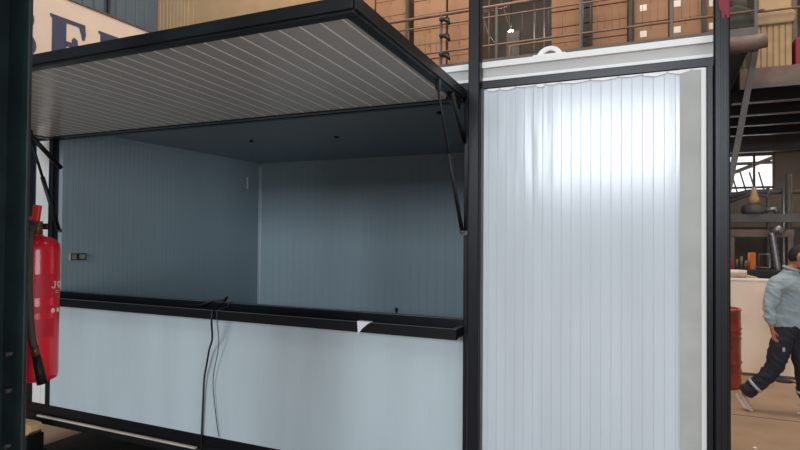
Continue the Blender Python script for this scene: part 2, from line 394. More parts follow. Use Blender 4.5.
# gas struts + stays
for x in (-1.0, -4.34):
    top = Vector((x, 2.66 if x > -3 else 2.81, 2.57)); bot = Vector((x, 3.05, 1.87))
    P('strut_bracket', MB().box(x-.010, x+.010, top.y-.015, top.y+.015, 2.565, 2.62), 'hframe')
    mid = top.lerp(bot, .42)
    s_ = P('gas_strut', MB().tube([mid, bot], .011 if x > -3 else .016, 12), 'blackd')
    P('piston_rod', MB().tube([top, mid], .006 if x > -3 else .010, 8), 'blackd', s_)
    P('ball_end', MB().lathe(tuple(bot-Vector((0, 0, .012))), [(.004, 0), (.014, .006), (.016, .012), (.014, .018), (.004, .024)], 10).box(x-.004, x+.03*(1 if x > -3 else -1) if x > -3 else x+.004, 3.05, 3.075, 1.85, 1.875), 'steel', s_)
    t2 = Vector((x, 2.86, 2.60)); b2 = Vector((x, 3.085, 2.37))
    if x < -3: t2 = Vector((x, 2.78, 2.61)); b2 = Vector((x, 3.06, 2.36))
    P('stay_arm', MB().tube([t2, b2], .011 if x > -3 else .018, 10), 'blackd')
# red tape on the right post
b = MB(); b.prism([(.233, 3.05), (.292, 3.05), (.292, 2.875), (.283, 2.868), (.275, 2.888), (.266, 2.862), (.258, 2.905), (.250, 2.915), (.243, 2.97), (.233, 2.985)], lambda u, v, d: (u, d, v), D-.052, D-.047)
lab(P('tape_patch', b, 'redcloth'), 'patch of red tape stuck near the top of the post')

# paper scrap on the tray
b = MB(); y = TY-.002
q = [(-1.600, 1.350), (-1.508, 1.350), (-1.53, 1.338), (-1.565, 1.31), (-1.594, 1.274)]
b.prism([(u, v) for u, v in q], lambda u, v, d: (u, d, v), y-.0025, y)
b.box(-1.60, -1.515, y-.002, y+.03, 1.3475, 1.350)
tag(b.build('paper_scrap', 'paper', org=(-1.62, y, 1.343)), 'torn white scrap of paper folded over the black tray edge', 'paper')

# cable over the sill
c = [(-3.0, D-.05, 1.352), (-2.90, D-.04, 1.354), (-2.80, D-.006, 1.386), (-2.745, D+.02, 1.392), (-2.722, D+.035, 1.41), (-2.70, D+.02, 1.412), (-2.695, D-.01, 1.392), (-2.68, D-.10, 1.355), (-2.668, D-.15, 1.354), (-2.672, D-.158, 1.33), (-2.675, D-.158, 1.27), (-2.72, D-.10, 1.15), (-2.79, D-.05, 1.06), (-2.83, D-.03, .95), (-2.858, D-.02, .85), (-2.872, D-.012, .70), (-2.88, D-.010, .55), (-2.885, D-.01, .42), (-2.89, D-.02, .20), (-2.89, D-.03, .02)]
def smooth(pts, n=5):
    P_ = [Vector(p) for p in pts]; P_ = [P_[0]] + P_ + [P_[-1]]; out = []
    for i in range(1, len(P_)-2):
        for k in range(n):
            t = k/n; a, b_, c_, d = P_[i-1:i+3]
            out.append(.5*((2*b_) + (-a+c_)*t + (2*a-5*b_+4*c_-d)*t*t + (-a+3*b_-3*c_+d)*t**3))
    out.append(P_[-2]); return out
tag(MB().tube(smooth(c), .0065, 8).build('power_cable', 'cable', org=(-2.9, D-.03, .01)), 'black cable looped over the counter sill and hanging down the front', 'cable')
tag(MB().tube(smooth([(-2.66, D+.03, 1.387), (-2.65, D-.004, 1.388), (-2.64, D-.06, 1.36), (-2.63, TY-.006, 1.35), (-2.635, TY-.008, 1.30), (-2.70, D-.06, 1.1), (-2.78, D-.02, .85), (-2.76, D-.008, .6), (-2.735, D-.008, .47)]), .0028, 6).build('cable_reflection', 'hose', org=(-2.8, D, .47)), 'thin grey strand standing in for the reflection of the black cable on the front panel', 'wire')  # modelled strand in place of the cable's faint reflection in the panel

# rubber sheet + timber block under the kiosk
tag(MB().box(-4.87, .6, 2.35, 3.72, 0, .005).build('rubber_sheet', 'mat_black', org=(-2, 2.8, 0)), 'black rubber sheet spread on the floor under the kiosk front', 'floor mat')
tag(MB().prism([(-4.84, .262), (-4.50, .262), (-4.475, .285), (-4.44, .30), (-4.47, .345), (-4.54, .352), (-4.84, .345)], lambda u, v, d: (u, d, v), 2.93, 3.03).build('timber_offcut', 'wood', org=(-4.65, 2.98, .262), bevel=.006), 'pale timber offcut lying on a black block by the left kiosk foot', 'timber')
tag(MB().box(-4.86, -4.47, 2.91, 3.05, .005, .262).build('steel_block', 'blackd', org=(-4.67, 2.98, .005), bevel=.005), 'black steel block on the floor under the timber offcut', 'block')

# ------------------------------------------------------------------ steel column with extinguisher
Cc = thing('steel_column', (-2.03, 1.12, 0), 'dark green steel column standing close by at the left', 'column')
cx1, cx0, cy0, cy1 = -1.885, -2.105, 1.0, 1.225
b = MB(); b.cbox(cx0, cx1, cy0, cy0+.014, 0.02, 9.0, c=.003); b.cbox(cx0, cx1, cy1-.014, cy1, 0.02, 9.0, c=.003); b.box(-2.0, -1.99, cy0+.014, cy1-.014, .02, 9.0)
b.build('flanges', 'column', Cc)
MB().box(cx0-.08, cx1+.08, cy0-.08, cy1+.08, 0, .02).build('base_plate', 'column', Cc)
for z in (1.45, 1.33, 1.15): MB().tube([(-1.945, cy1-.03, z), (-1.945, cy1-.012, z)], .007, 6, sm=False).build('bolt', 'steel', Cc)
EX, EY, EZ, ER = -2.078, 1.378, 1.315, .075
E_ = thing('fire_extinguisher', (EX, EY, EZ), 'red fire extinguisher hanging behind the dark green column', 'fire extinguisher')
b = MB().lathe((EX, EY, EZ), [(.0, 0), (.062, 0), (.072, .006), (ER, .02), (ER, .470), (.072, .492), (.060, .508), (.04, .517), (.02, .522), (.016, .53)], 40)
b.build('cylinder', 'red', E_)
b = MB().tube([(EX, EY, EZ+.525), (EX, EY, EZ+.575)], .018, 12); b.tube([(EX, EY, EZ+.555), (EX+.02, EY+.014, EZ+.556)], .008, 10); b.tube([(EX, EY, EZ+.55), (EX-.01, EY-.045, EZ+.55)], .012, 10)
b.build('valve', 'brass', E_)
MB().tube([(EX+.018, EY+.012, EZ+.556), (EX+.034, EY+.022, EZ+.556)], .011, 14).build('pressure_gauge', 'rubber', E_)
b = MB(); b.box(-.012, .012, -.012, .012, 0, .06, R=Matrix.Rotation(.59, 3, 'Z') @ Matrix.Rotation(.12, 3, 'Y'), o=(EX-.012, EY, EZ+.575)); b.box(-.05, .012, -.008, .008, -.005, .006, R=Matrix.Rotation(.59, 3, 'Z') @ Matrix.Rotation(.3, 3, 'Y'), o=(EX-.01, EY, EZ+.58))
b.build('handle', 'redp', E_, bevel=.003)
cdx, cdy = .832, -.554
def hq(k, side, z): return (EX+cdx*k+.554*side, EY+cdy*k+.832*side, EZ+z)
hs = smooth([hq(.02, -.01, .55), hq(.06, -.018, .545), hq(.088, -.022, .50), hq(.088, -.022, .40), hq(.088, -.020, .3), hq(.088, -.012, .18), hq(.088, -.002, .13)])
MB().tube(hs, .012, 12).build('hose', 'hose', E_)
MB().tube([hq(.088, -.003, .135), hq(.088, .004, .10)], .013, 12).build('hose_ferrule', 'brass', E_)
MB().tube([hq(.088, .004, .10), hq(.088, .024, .0)], [.013, .018], 12).build('nozzle', 'rubber', E_)
for z0, z1 in ((.38, .42), (.06, .09)): MB().box(EX-.03, EX+.03, cy1, EY-ER+.004, EZ+z0, EZ+z1).build('wall_bracket', 'blackd', E_)
# label wrapped on the cylinder (angle 0 = +x, camera looks from about -110..-60 deg)
def cylpt(ang, z, r): return (EX+r*math.cos(ang), EY+r*math.sin(ang), EZ+z)
b = MB()
for (a0, a1, z0, z1, mi) in ((-1.25, .25, .30, .385, 0), (-1.25, .25, .16, .225, 0), (-1.25, .25, .245, .27, 0)):
    n = 14
    for k in range(n):
        A0 = a0+(a1-a0)*k/n; A1 = a0+(a1-a0)*(k+1)/n
        i = len(b.v)
        b.v += [cylpt(A0, z0, ER+.0012), cylpt(A1, z0, ER+.0012), cylpt(A1, z1, ER+.0012), cylpt(A0, z1, ER+.0012)]
        b.face([i, i+1, i+2, i+3], mi)
b.build('label_sheet', ['labelr'], E_)
b = MB()
b2_ = MB()
def stroke(pts, zc, ac, s=.02, w=.0022, r=None):
    r = r or ER+.003
    for p, q in zip(pts, pts[1:]):
        b.tube([cylpt(ac + p[0]*s/ER, zc+p[1]*s, r), cylpt(ac + q[0]*s/ER, zc+q[1]*s, r)], w, 5)
VA = math.atan2(-EY, -EX)    # angle facing the eye
edge = VA + PI/2
J = [(-.35, -.25), (-.2, -.5), (.1, -.5), (.25, -.25), (.25, .5), (0, .5), (.45, .5)]
O = [(.4*math.sin(t*PI/5), .5*math.cos(t*PI/5)) for t in range(11)]
stroke(J, .345, edge-.80, .022); stroke(O, .345, edge-.42, .024); 
for ac, zc in ((edge-.82, .252), (edge-.45, .252)):
    b2_.tube([cylpt(ac, zc, ER), cylpt(ac, zc, ER+.002)], .0085, 14)
for zc in (.322, .316): stroke([(-.6, 0), (.9, 0)], zc, edge-.6, .014, .0008)
b.build('label_lettering', 'label', E_); b2_.build('label_pictogram', 'label', E_)

# ------------------------------------------------------------------ banner on the left wall
SX = -8.90
S_ = thing('wall_banner', (SX, 6.5, 3.5), 'cream banner with large navy slab letters on the left wall', 'banner')
MB().box(SX, SX+.02, 3.8, 8.28, 4.1, 5.67).build('banner_board', 'cream', S_)
MB().cbox(SX, SX+.05, 3.8, 8.28, 5.67, 5.70).build('banner_rail', 'steel', S_)
def letter(poly_list, y0, z0, s):
    b = MB()
    for poly in poly_list: b.prism([(u*s[0]+y0, v*s[1]+z0) for u, v in poly], lambda u, v, d: (d, u, v), SX+.02, SX+.03)
    return b.build('letter', 'navy', S_)
def rc(x0, x1, y0, y1): return [(x0, y0), (x1, y0), (x1, y1), (x0, y1)]
serE = [rc(.06, .44, .08, .92), [(0, .96), (0, 1.0), (.06, 1.0), (.98, 1.0), (.98, .92), (.06, .92)], [(.80, .92), (.98, .92), (1.0, .80), (.96, .68), (.90, .68), (.86, .80)], rc(.42, .60, .46, .56), [(.60, .38), (.66, .34), (.76, .36), (.78, .50), (.76, .64), (.66, .68), (.60, .62)],
        [(0, 0), (.98, 0), (.98, .08), (0, .08)], [(.80, .08), (.90, .32), (.96, .32), (1.0, .2), (.98, .08)]]
YE = 6.03
letter(serE, YE, 4.52, (.63, .83))
letter(serE, YE+.87, 4.52, (.63, .83))
Bp = [rc(0, .35, 0, 1), rc(.3, .6, .92, 1), rc(.3, .6, 0, .08), rc(.3, .6, .46, .56), [(.58, .5)] + [(.62+.36*math.cos(t), .75+.25*math.sin(t)) for t in [(-PI/2+PI*k/10) for k in range(11)]], [(.58, .0)] + [(.64+.4*math.cos(t), .265+.265*math.sin(t)) for t in [(-PI/2+PI*k/10) for k in range(11)]]]
letter(Bp, YE-.90, 4.52, (.66, .83))
w = MB().tube([(-8.95, 7.15, 0), (-8.95, 7.15, 8.99)], .03, 8)
tag(w.build('conduit_pipe', 'blackd', org=(-8.95, 7.15, 0)), 'dark conduit pipe running up the blue grey cladding above the banner', 'pipe')

# ------------------------------------------------------------------ mezzanine
DZ = 4.75
Mz = thing('mezzanine', (-2, 9.2, 0), 'steel mezzanine platform with dark deck behind the kiosk', 'mezzanine')
GR = thing('guard_railing', (-2, 9.22, DZ), 'rusty pipe guard railing along the mezzanine edge', 'railing')
MB().box(-6.05, 1.22, 9.2, 13.8, DZ-.06, DZ-.001).build('deck', 'darkdeck', Mz)
MB().box(-6.05, 1.22, 9.18, 9.26, 4.42, DZ-.001).build('edge_beam', 'steel', Mz)
MB().box(-6.05, 1.22, 13.7, 13.8, 4.42, DZ-.06).build('edge_beam', 'steel', Mz)
def rail(name, z, r, x0=-6.05, x1=1.3): MB().tube([(x0, 9.22, z), (x1, 9.22, z)], r, 8).build(name, 'rail', GR)
rail('handrail', 5.62, .028); rail('handrail', 5.45, .015); rail('lower_rail', 4.98, .018)
for x in (-6.0, -4.9, -3.42, -2.45, -1.13, .15, 1.2):
    MB().cbox(x-.02, x+.02, 9.2, 9.24, DZ, 5.65).build('railing_post', 'steel', GR)
for i, x in enumerate([-5.6+.105*k for k in range(62)]):
    if -3.4 < x < -1.2 and i % 2: continue
    MB().tube([(x, 9.22, 4.98), (x, 9.22, 5.45)], .004, 4).build('baluster', 'steelb', GR)
for x in (-5.5, -2.6):
    MB().cbox(x, x+.16, 9.3, 9.46, 0, DZ-.06).build('support_column', 'steel', Mz)
# leaning steel brace on the right
bt = MB(); R_ = .06
bt.tube([(1.31, 10, 4.74), (1.03, 10, 3.1), (.84, 10, 2.0), (.50, 10, .0)], R_, 4, sm=False)
tag(bt.build('leaning_brace', 'steel', org=(.50, 10, 0)), 'grey steel brace leaning up to the mezzanine behind the right post', 'brace')
# second deck to the right, further back
M2 = thing('upper_deck', (6, 11.5, 0), 'dark upper deck with pale joists at the right', 'deck')
G2 = thing('end_railing', (2.6, 11.5, DZ), 'short rusty railing on the edge of the upper deck at the right', 'railing')
MB().box(1.25, 7.9, 11.5, 18.6, DZ-.08, DZ-.001).build('deck', 'darkdeck', M2)
MB().box(1.25, 7.9, 11.45, 11.55, 4.48, DZ-.001).build('edge_beam', 'steelb', M2)
MB().box(1.25, 7.9, 11.44, 11.47, 4.40, 4.48).build('edge_flange', 'steel', M2)
for k, y in enumerate((12.7, 14.0, 15.3, 16.7)):
    o = MB(); o.box(1.25, 7.9, y, y+.05, 4.42, 4.67); o.box(1.25, 7.9, y-.05, y+.1, 4.405, 4.42, 1); o.build('joist', ['darkdeck', 'slat'], M2)
MB().box(1.25, 7.9, 18.5, 18.75, 4.22, 4.67).build('rear_beam', 'steel', M2)
MB().cbox(7.2, 7.4, 18.3, 18.5, 0, 4.67).build('support_column', 'steel', M2)
MB().cbox(7.2, 7.4, 11.6, 11.8, 0, 4.67).build('support_column', 'steel', M2)
MB().tube([(1.3, 11.5, 5.72), (4, 11.5, 5.72)], .02, 8).build('handrail', 'rail', G2)
MB().cbox(1.3, 1.34, 11.48, 11.52, DZ, 5.72).build('railing_post', 'steel', G2)
MB().cbox(3.9, 3.94, 11.48, 11.52, DZ, 5.72).build('railing_post', 'steel', G2)

# beige bin with flared rim on the deck
bb = thing('canvas_bin', (1.78, 11.9, DZ), 'beige ribbed bin with a folded flared rim on the upper deck', 'bin')
MB().ribbed((1.50, 11.66, DZ), (1, 0, 0), .54, (0, 0, 1), .77, (0, -1, 0), .5, .09, gw=.022, gd=.02, gmi=1).build('bin_body', ['beige2', 'beige2'], bb)
b = MB(); 
b.prism([(1.46, DZ+.77), (2.08, DZ+.77), (2.10, DZ+.93), (2.05, DZ+1.0), (1.53, DZ+1.0), (1.47, DZ+.93)], lambda u, v, d: (u, d, v), 11.60, 12.2); b.build('folded_rim', 'beige2', bb, bevel=.03)
MB().box(1.57, 2.06, 11.75, 12.1, DZ+1.0, DZ+1.75).build('bin_bag', 'beige2', bb, bevel=.03)
tag(MB().box(2.10, 2.5, 11.7, 12.1, DZ, DZ+.52).build('red_crate', 'redcloth', org=(2.3, 11.9, DZ), bevel=.02), 'red crate beside the beige bin on the upper deck', 'crate')
tag(MB().cbox(2.10, 2.24, 12.3, 12.45, DZ, 8.9).build('brown_stanchion', 'steelb', org=(2.17, 12.37, DZ)), 'dark brown stanchion rising behind the beige bin', 'post')
# duct and grey machinery beside the right post, upstairs
tag(MB().tube([(.7, 9.05, 4.50), (1.15, 9.05, 4.49), (1.30, 9.05, 4.51)], .10, 12).box(.98, 1.02, 9.05, 9.18, 4.42, 4.58).build('brown_duct', 'steelb', org=(1.0, 9.05, 4.4)), 'dusty brown duct fixed along the edge of the mezzanine end', 'duct')
tag(MB().prism([(.78, DZ), (1.22, DZ), (1.25, DZ+.12), (1.12, DZ+.34), (.95, DZ+.40), (.80, DZ+.3)], lambda u, v, d: (u, d, v), 9.3, 9.7).build('folded_tarpaulin', mat('dark_green_tarpaulin', '33382f', .7, var=.3, vscale=8), org=(1, 9.5, DZ), bevel=.05), 'dark green folded tarpaulin heaped on the mezzanine end', 'tarpaulin')
m_ = thing('machine_housing', (1.12, 10.3, DZ), 'dark grey machine housing on the mezzanine end', 'machine')
MB().box(.95, 1.25, 10.15, 10.6, DZ, 5.35).build('cabinet', 'walld', m_, bevel=.02)
MB().lathe((1.08, 10.35, 5.35), [(.12, 0), (.15, .05), (.15, .2), (.06, .3)], 16).build('hopper', 'walld', m_)
tag(MB().tube([(1.14, 10.75, DZ), (1.14, 10.75, 8.9)], .055, 10).build('riser_pipe', 'steelb', org=(1.14, 10.75, DZ)), 'reddish grey riser pipe beside the machine housing', 'pipe')

# cartons upstairs
def carton(x0, x1, y0, z0, h, m, lbl=None, label='', group='', strip=True):
    o = thing('cardboard_carton', ((x0+x1)/2, y0+.25, z0), label, 'carton', group)
    MB().box(x0, x1, y0, y0+.5, z0, z0+h).build('box', m, o, bevel=.008)
    if strip: MB().box((x0+x1)/2-.02, (x0+x1)/2+.02, y0-.002, y0, z0+h*.75, z0+h).build('tape_strip', 'tape', o)
    if lbl:
        for (u, v) in lbl: MB().box(x0+u, x0+u+.1, y0-.004, y0, z0+v, z0+v+.10).build('label_sticker', 'label', o)
    return o
ords = ['bottom', 'second', 'third', 'fourth', 'fifth', 'sixth', 'seventh']
stacks = [(-6.0, -5.62, .28, 'cartonB', 'far left stack by the beige wall'), (-5.58, -5.1, .28, 'cartonA', 'second stack from the beige wall'), (-5.06, -4.42, .3, 'cartonA', 'stack left of the first dark upright'),
          (-4.26, -3.62, .28, 'cartonB', 'stack right of the first dark upright'), (-3.58, -3.16, .28, 'cartonA', 'narrow stack left of the lit gap'),
          (-1.70, -1.24, .27, 'cartonA', 'stack just right of the lit gap'), (-1.03, -.49, .27, 'cartonA', 'stack right of the perforated upright'),
          (-.39, .11, .42, 'cartonB', 'first stack of tall cartons'), (.13, .58, .42, 'cartonB', 'second stack of tall cartons'), (.64, .92, .36, 'cartonA', 'narrow stack behind the right post')]
for (x0, x1, h, m, nm) in stacks:
    z = DZ; k = 0
    ob = MB(); ob.box(x0+.02, x1-.02, 10.0, 10.5, z, z+.03); ob.box(x0+.02, x1-.02, 10.0, 10.08, z+.03, z+.09); ob.box(x0+.02, x1-.02, 10.42, 10.5, z+.03, z+.09); ob.box(x0+.02, x1-.02, 10.0, 10.5, z+.09, z+.115)
    tag(ob.build('pallet', 'wood', org=((x0+x1)/2, 10.25, z)), 'timber pallet under the ' + nm, 'pallet', 'pallets on the mezzanine')
    z += .115
    while z < 6.45:
        lb = None
        if h > .35: lb = [((x1-x0)*.18 if x0 < 0 else (x1-x0)*.25, h*.45)] if x0 < .6 else [(.04, h*.5), (.16, h*.5)]
        if x0 == .13: lb = [(.06, h*.45)]
        carton(x0, x1, 10.0+random.uniform(-.015, .015), z, h-.006, m, lb, 'brown cardboard carton, %s in the %s' % (ords[min(k, 6)], nm), 'cartons stacked on the mezzanine')
        z += h; k += 1
# rack uprights
for x, nm in ((-4.36, 'dark upright between the two left carton stacks'), (-.44, 'dark upright between the long and the tall carton stacks'), (.61, 'dark upright beside the narrow carton stack')):
    tag(MB().cbox(x-.03, x+.03, 9.9, 9.98, DZ, 7.5).build('rack_upright', 'walld', org=(x, 9.94, DZ)), nm, 'rack upright')
up = thing('perforated_upright', (-1.14, 9.85, DZ), 'grey perforated rack upright with dark brackets behind the railing', 'rack upright')
MB().cbox(-1.22, -1.16, 9.8, 9.86, DZ, 7.5).build('upright', 'steel', up)
for z in (4.95, 5.12, 5.35, 5.6, 5.85): MB().box(-1.15, -1.06, 9.8, 9.85, z, z+.09).box(-1.12, -1.08, 9.8, 9.86, z+.09, z+.16).build('bracket', 'blackd', up)
for i, z in enumerate((4.80, 5.12, 5.40)):
    tag(MB().tube([(-3.36, 9.16, z+.1), (-3.27, 9.13, z+.07), (-3.23, 9.13, z+.0)], [.022, .035, .02], 8).box(-3.42, -3.26, 9.12, 9.20, z+.09, z+.13).build('clamp_fitting', 'blackd', org=(-3.3, 9.14, z)), ['black clamp on the railing post, lowest of three', 'black clamp on the railing post, middle of three', 'black clamp on the railing post, topmost of three'][i], 'clamp', 'clamps on the railing post')

# clutter in the lit gap on the mezzanine level behind
la = thing('bare_lamp', (-3.0, 12.3, 5.9), 'bright bare lamp glowing in the gap between the cartons', 'lamp')
LX, LY, LZ = -2.95, 12.3, 6.20
MB().lathe((LX, LY, LZ-.045), [(.0, 0), (.05, .01), (.075, .05), (.075, .09), (.05, .13), (0, .14)], 16).build('bulb', 'lampw', la)
MB().tube([(LX, LY, LZ+.04), (LX, LY, 8.9)], .01, 6).build('hanging_cord', 'blackd', la)
tag(MB().cbox(-3.0, -2.72, 12.1, 12.2, DZ, 6.2).build('steel_locker', 'steel', org=(-2.9, 12.15, DZ)), 'narrow grey locker under the bare lamp', 'locker')
tag(MB().box(-2.7, -1.75, 12.3, 12.9, DZ, 5.5).build('dark_bench', 'blackd', org=(-2.2, 12.6, DZ)), 'dark bench in the gap right of the grey locker', 'bench')
tag(MB().box(-3.95, -3.2, 12.3, 12.9, DZ, 5.7).build('carton_heap', 'cartonA', org=(-3.5, 12.6, DZ), bevel=.02), 'brown crate standing left of the grey locker in the gap', 'crate')
tag(MB().tube([(-2.8, 11.6, DZ), (-2.8, 11.6, 5.72), (-1.75, 11.6, 5.74), (-1.75, 11.6, DZ)], .026, 8).build('pale_pipe', 'beige2', org=(-2.3, 11.6, 5.7)), 'pale horizontal pipe crossing the gap between the cartons', 'pipe')
tag(MB().tube([(-3.45, 11.2, DZ), (-3.45, 11.2, 6.35), (-1.8, 11.2, 6.52), (-1.8, 11.2, DZ)], .05, 8).build('cross_pipe', 'rail', org=(-2.3, 11.2, 6.3)), 'thick rusty pipe frame crossing high above the bare lamp', 'pipe')
for i, (x, m) in enumerate(((-3.55, 'rail'), (-3.3, 'rail'), (-2.35, 'silver'), (-2.15, 'silver'), (-1.85, 'cartonB'))):
    tag(MB().tube([(x, 11.8, DZ), (x, 11.8, 6.9)], .018, 6).build('standing_tube', m, org=(x, 11.8, DZ)), ['rusty tube at the left edge of the lit gap', 'rusty tube just left of the bare lamp', 'silver tube just right of the bare lamp', 'second silver tube right of the bare lamp', 'tan tube at the right edge of the lit gap'][i], 'tube')
tag(MB().tube([(-3.15, 12.1, 7.0), (-2.98, 12.1, 6.45), (-2.9, 12.1, 6.3)], .012, 6).tube([(-3.6, 12.1, 6.9), (-3.4, 12.1, 6.2), (-3.2, 12.1, 5.9)], .02, 6).build('loose_cables', 'steelb', org=(-3.2, 12.1, 5.9)), 'brown loose cables hanging beside the bare lamp', 'cables')
tag(MB().box(-6.0, 1.1, 13.7, 13.8, DZ, 8.9).build('sheet_screen', 'walld', org=(-2.4, 13.75, DZ)), 'dark brown sheet screen closing the mezzanine behind the cartons', 'screen')

# ------------------------------------------------------------------ ground floor right background
tag(MB().box(1.05, 7.9, 12.9, 13.0, 0, 2.05).build('dark_partition', 'walld', org=(6, 12.95, 0)), 'dark lower partition behind the workshop clutter', 'partition')
wp = thing('low_partition', (3, 9.05, 0), 'cream low partition panel behind the red drum', 'partition')
MB().box(.3, 1.92, 9.0, 9.08, .04, 1.27).build('partition_sheet', 'part', wp); MB().cbox(.3, 1.92, 8.99, 9.09, 1.27, 1.30).build('top_rail', 'white', wp); MB().box(.3, 1.92, 9.0, 9.08, 0, .04).build('foot_rail', 'steel', wp)
tag(MB().tube([(.62, 9.04, 1.375), (.84, 9.04, 1.37), (1.06, 9.04, 1.365)], .045, 14).build('film_roll', 'cream', org=(.85, 9.04, 1.33)), 'cream roll lying on top of the low partition', 'roll')
tag(MB().prism([(.84, 1.262), (1.24, 1.262), (1.20, 1.31), (1.05, 1.345), (.92, 1.325)], lambda u, v, d: (u, d, v), 9.11, 9.3).build('tan_bundle', 'tan', org=(1.0, 9.2, 1.26), bevel=.01), 'tan folded bundle behind the cream roll', 'bundle')
bkt = MB().lathe((.90, 9.35, 1.40), [(.03, 0), (.035, .02), (.035, .10), (.015, .13), (.015, .16)], 12)
tag(bkt.build('red_bottle', 'redcloth', org=(.9, 9.35, 1.40)), 'small red bottle behind the cream roll', 'bottle')
tag(MB().box(.3, 1.9, 9.1, 9.5, 1.20, 1.26).box(.32, .36, 9.12, 9.48, 0, 1.2).box(1.84, 1.88, 9.12, 9.48, 0, 1.2).box(.86, .95, 9.3, 9.4, 1.26, 1.40).build('shelf_table', 'steelb', org=(1, 9.3, 0)), 'brown shelf table behind the low partition', 'table')
dr = thing('oil_drum', (.66, 8.3, 0), 'rusty red steel drum behind the right end of the kiosk', 'drum')
prof = [(.0, 0), (.285, 0), (.292, .01), (.285, .025)]
for z in (.2, .31, .60, .66, .72): prof += [(.283, z-.02), (.292, z), (.283, z+.02)]
prof += [(.283, .935), (.292, .95), (.285, .965), (.27, .96), (.265, .945)]
MB().lathe((.63, 8.3, 0), prof, 40).build('drum_shell', 'drum', dr)
for z in (.31, .72): MB().lathe((.63, 8.3, z-.008), [(.2925, 0), (.296, .008), (.2925, .016)], 40).build('hoop', 'drum', dr)
MB().lathe((.63, 8.3, .946), [(.05, 0), (.05, .02), (.03, .03)], 14).build('bung', 'blackd', dr)
# gallery beam with machines, y=12
tag(MB().cbox(1.0, 7.75, 11.95, 12.1, 2.12, 2.27).cbox(7.6, 7.75, 11.95, 12.1, 0, 2.12).cbox(1.0, 1.12, 11.95, 12.1, 0, 2.12).build('gantry_beam', 'steel', org=(3, 12, 0)), 'grey gantry beam carrying small machines below the far window', 'beam')
g = thing('gear_machine', (1.55, 12.05, 2.27), 'dusty grey motor with a tan cone on the gantry beam', 'machine')
MB().lathe((1.52, 12.05, 2.27), [(.16, 0), (.2, .05), (.18, .15), (.08, .19)], 18).build('motor_base', 'steel', g)
MB().lathe((1.53, 12.05, 2.46), [(.08, 0), (.09, .08), (.05, .2), (.03, .3)], 14).build('cone', 'tan', g)
MB().tube([(1.66, 12.05, 2.33), (1.85, 12.05, 2.37), (1.88, 12.05, 2.27)], .05, 10).build('outlet_pipe', 'silver', g)
for i, x in enumerate((1.78, 2.02, 2.10)):
    tag(MB().tube([(x, 12.3, 0), (x, 12.3, 2.75 if i < 2 else 3.0)], .03 if i < 2 else .05, 8).build('vertical_pipe', 'silver' if i == 1 else 'steel', org=(x, 12.3, 0)), ['thin dark pipe right of the gear machine', 'silver pipe in the middle below the far wall', 'thick grey pipe above the man'][i], 'pipe')
tag(MB().tube([(1.1, 12.5, 2.60), (1.5, 12.5, 2.70), (5, 12.5, 2.68)], .05, 8).tube([(4.9, 12.5, 2.68), (4.9, 12.5, 0)], .05, 8).build('overhead_pipe', 'steel', org=(3, 12.5, 0)), 'grey horizontal pipe under the far window', 'pipe')
tag(MB().tube([(1.15, 12.2, 2.50), (1.5, 12.2, 2.65), (1.75, 12.2, 2.6)], .03, 8).tube([(1.15, 12.2, 2.50), (1.15, 12.2, 0)], .03, 8).build('bent_pipe', 'steel', org=(1.15, 12.2, 0)), 'bent grey pipe behind the gear machine', 'pipe')
tag(MB().cbox(.95, 1.95, 11.0, 11.12, 1.86, 1.98).cbox(1.0, 1.08, 11.0, 11.08, 0, 1.86).cbox(1.86, 1.94, 11.0, 11.08, 0, 1.86).build('work_frame', 'steelb', org=(1.5, 11, 0)), 'brown steel work frame below the gantry beam', 'frame')
tag(MB().cbox(.98, 1.08, 10.6, 10.7, 0, 1.85).build('olive_post', mat('olive_paint', '6a6652', .6), org=(1.03, 10.65, 0)), 'olive post under the left end of the work frame', 'post')
b = MB(); pts = []; rr = []
for k in range(13):
    t = k/12; pts.append((1.63+.08*t, 10.9, 1.93-.62*t)); rr.append(.045 if k % 2 else .06)
b.tube(pts, rr, 12); b.tube([(1.63, 10.9, 1.93), (1.72, 10.9, 2.0), (1.78, 10.9, 1.93)], .06, 10); b.tube([(1.71, 10.9, 1.31), (1.75, 10.9, 0)], .05, 10)
tag(b.build('flexible_duct', 'silver', org=(1.75, 10.9, 0)), 'ribbed silver flexible duct slanting down behind the man', 'duct')
rk = thing('tool_trolley', (1.3, 10.2, 0), 'dark tool trolley with orange tools and a wire handle', 'trolley')
MB().box(1.0, 1.62, 10.1, 10.5, .15, 1.36).build('cabinet', 'blackd', rk, bevel=.01)
for x, h in ((1.06, .16), (1.12, .20), (1.18, .14), (1.22, .26)): MB().tube([(x, 10.2, 1.36), (x+.01, 10.2, 1.36+h)], .018, 8).build('tool', 'steelb' if h < .25 else 'orange', rk)
MB().box(1.24, 1.32, 10.2, 10.3, 1.36, 1.62).build('orange_tank', 'orange', rk, bevel=.01)
MB().tube([(1.36, 10.2, 1.36), (1.36, 10.2, 1.60), (1.50, 10.2, 1.60), (1.50, 10.2, 1.40), (1.30, 10.2, 1.40)], .008, 6).build('wire_handle', 'silver', rk)
for x in (1.05, 1.57): MB().tube([(x, 10.15, .075), (x+.04, 10.15, .075)], .07, 14).build('wheel', 'rubber', rk)
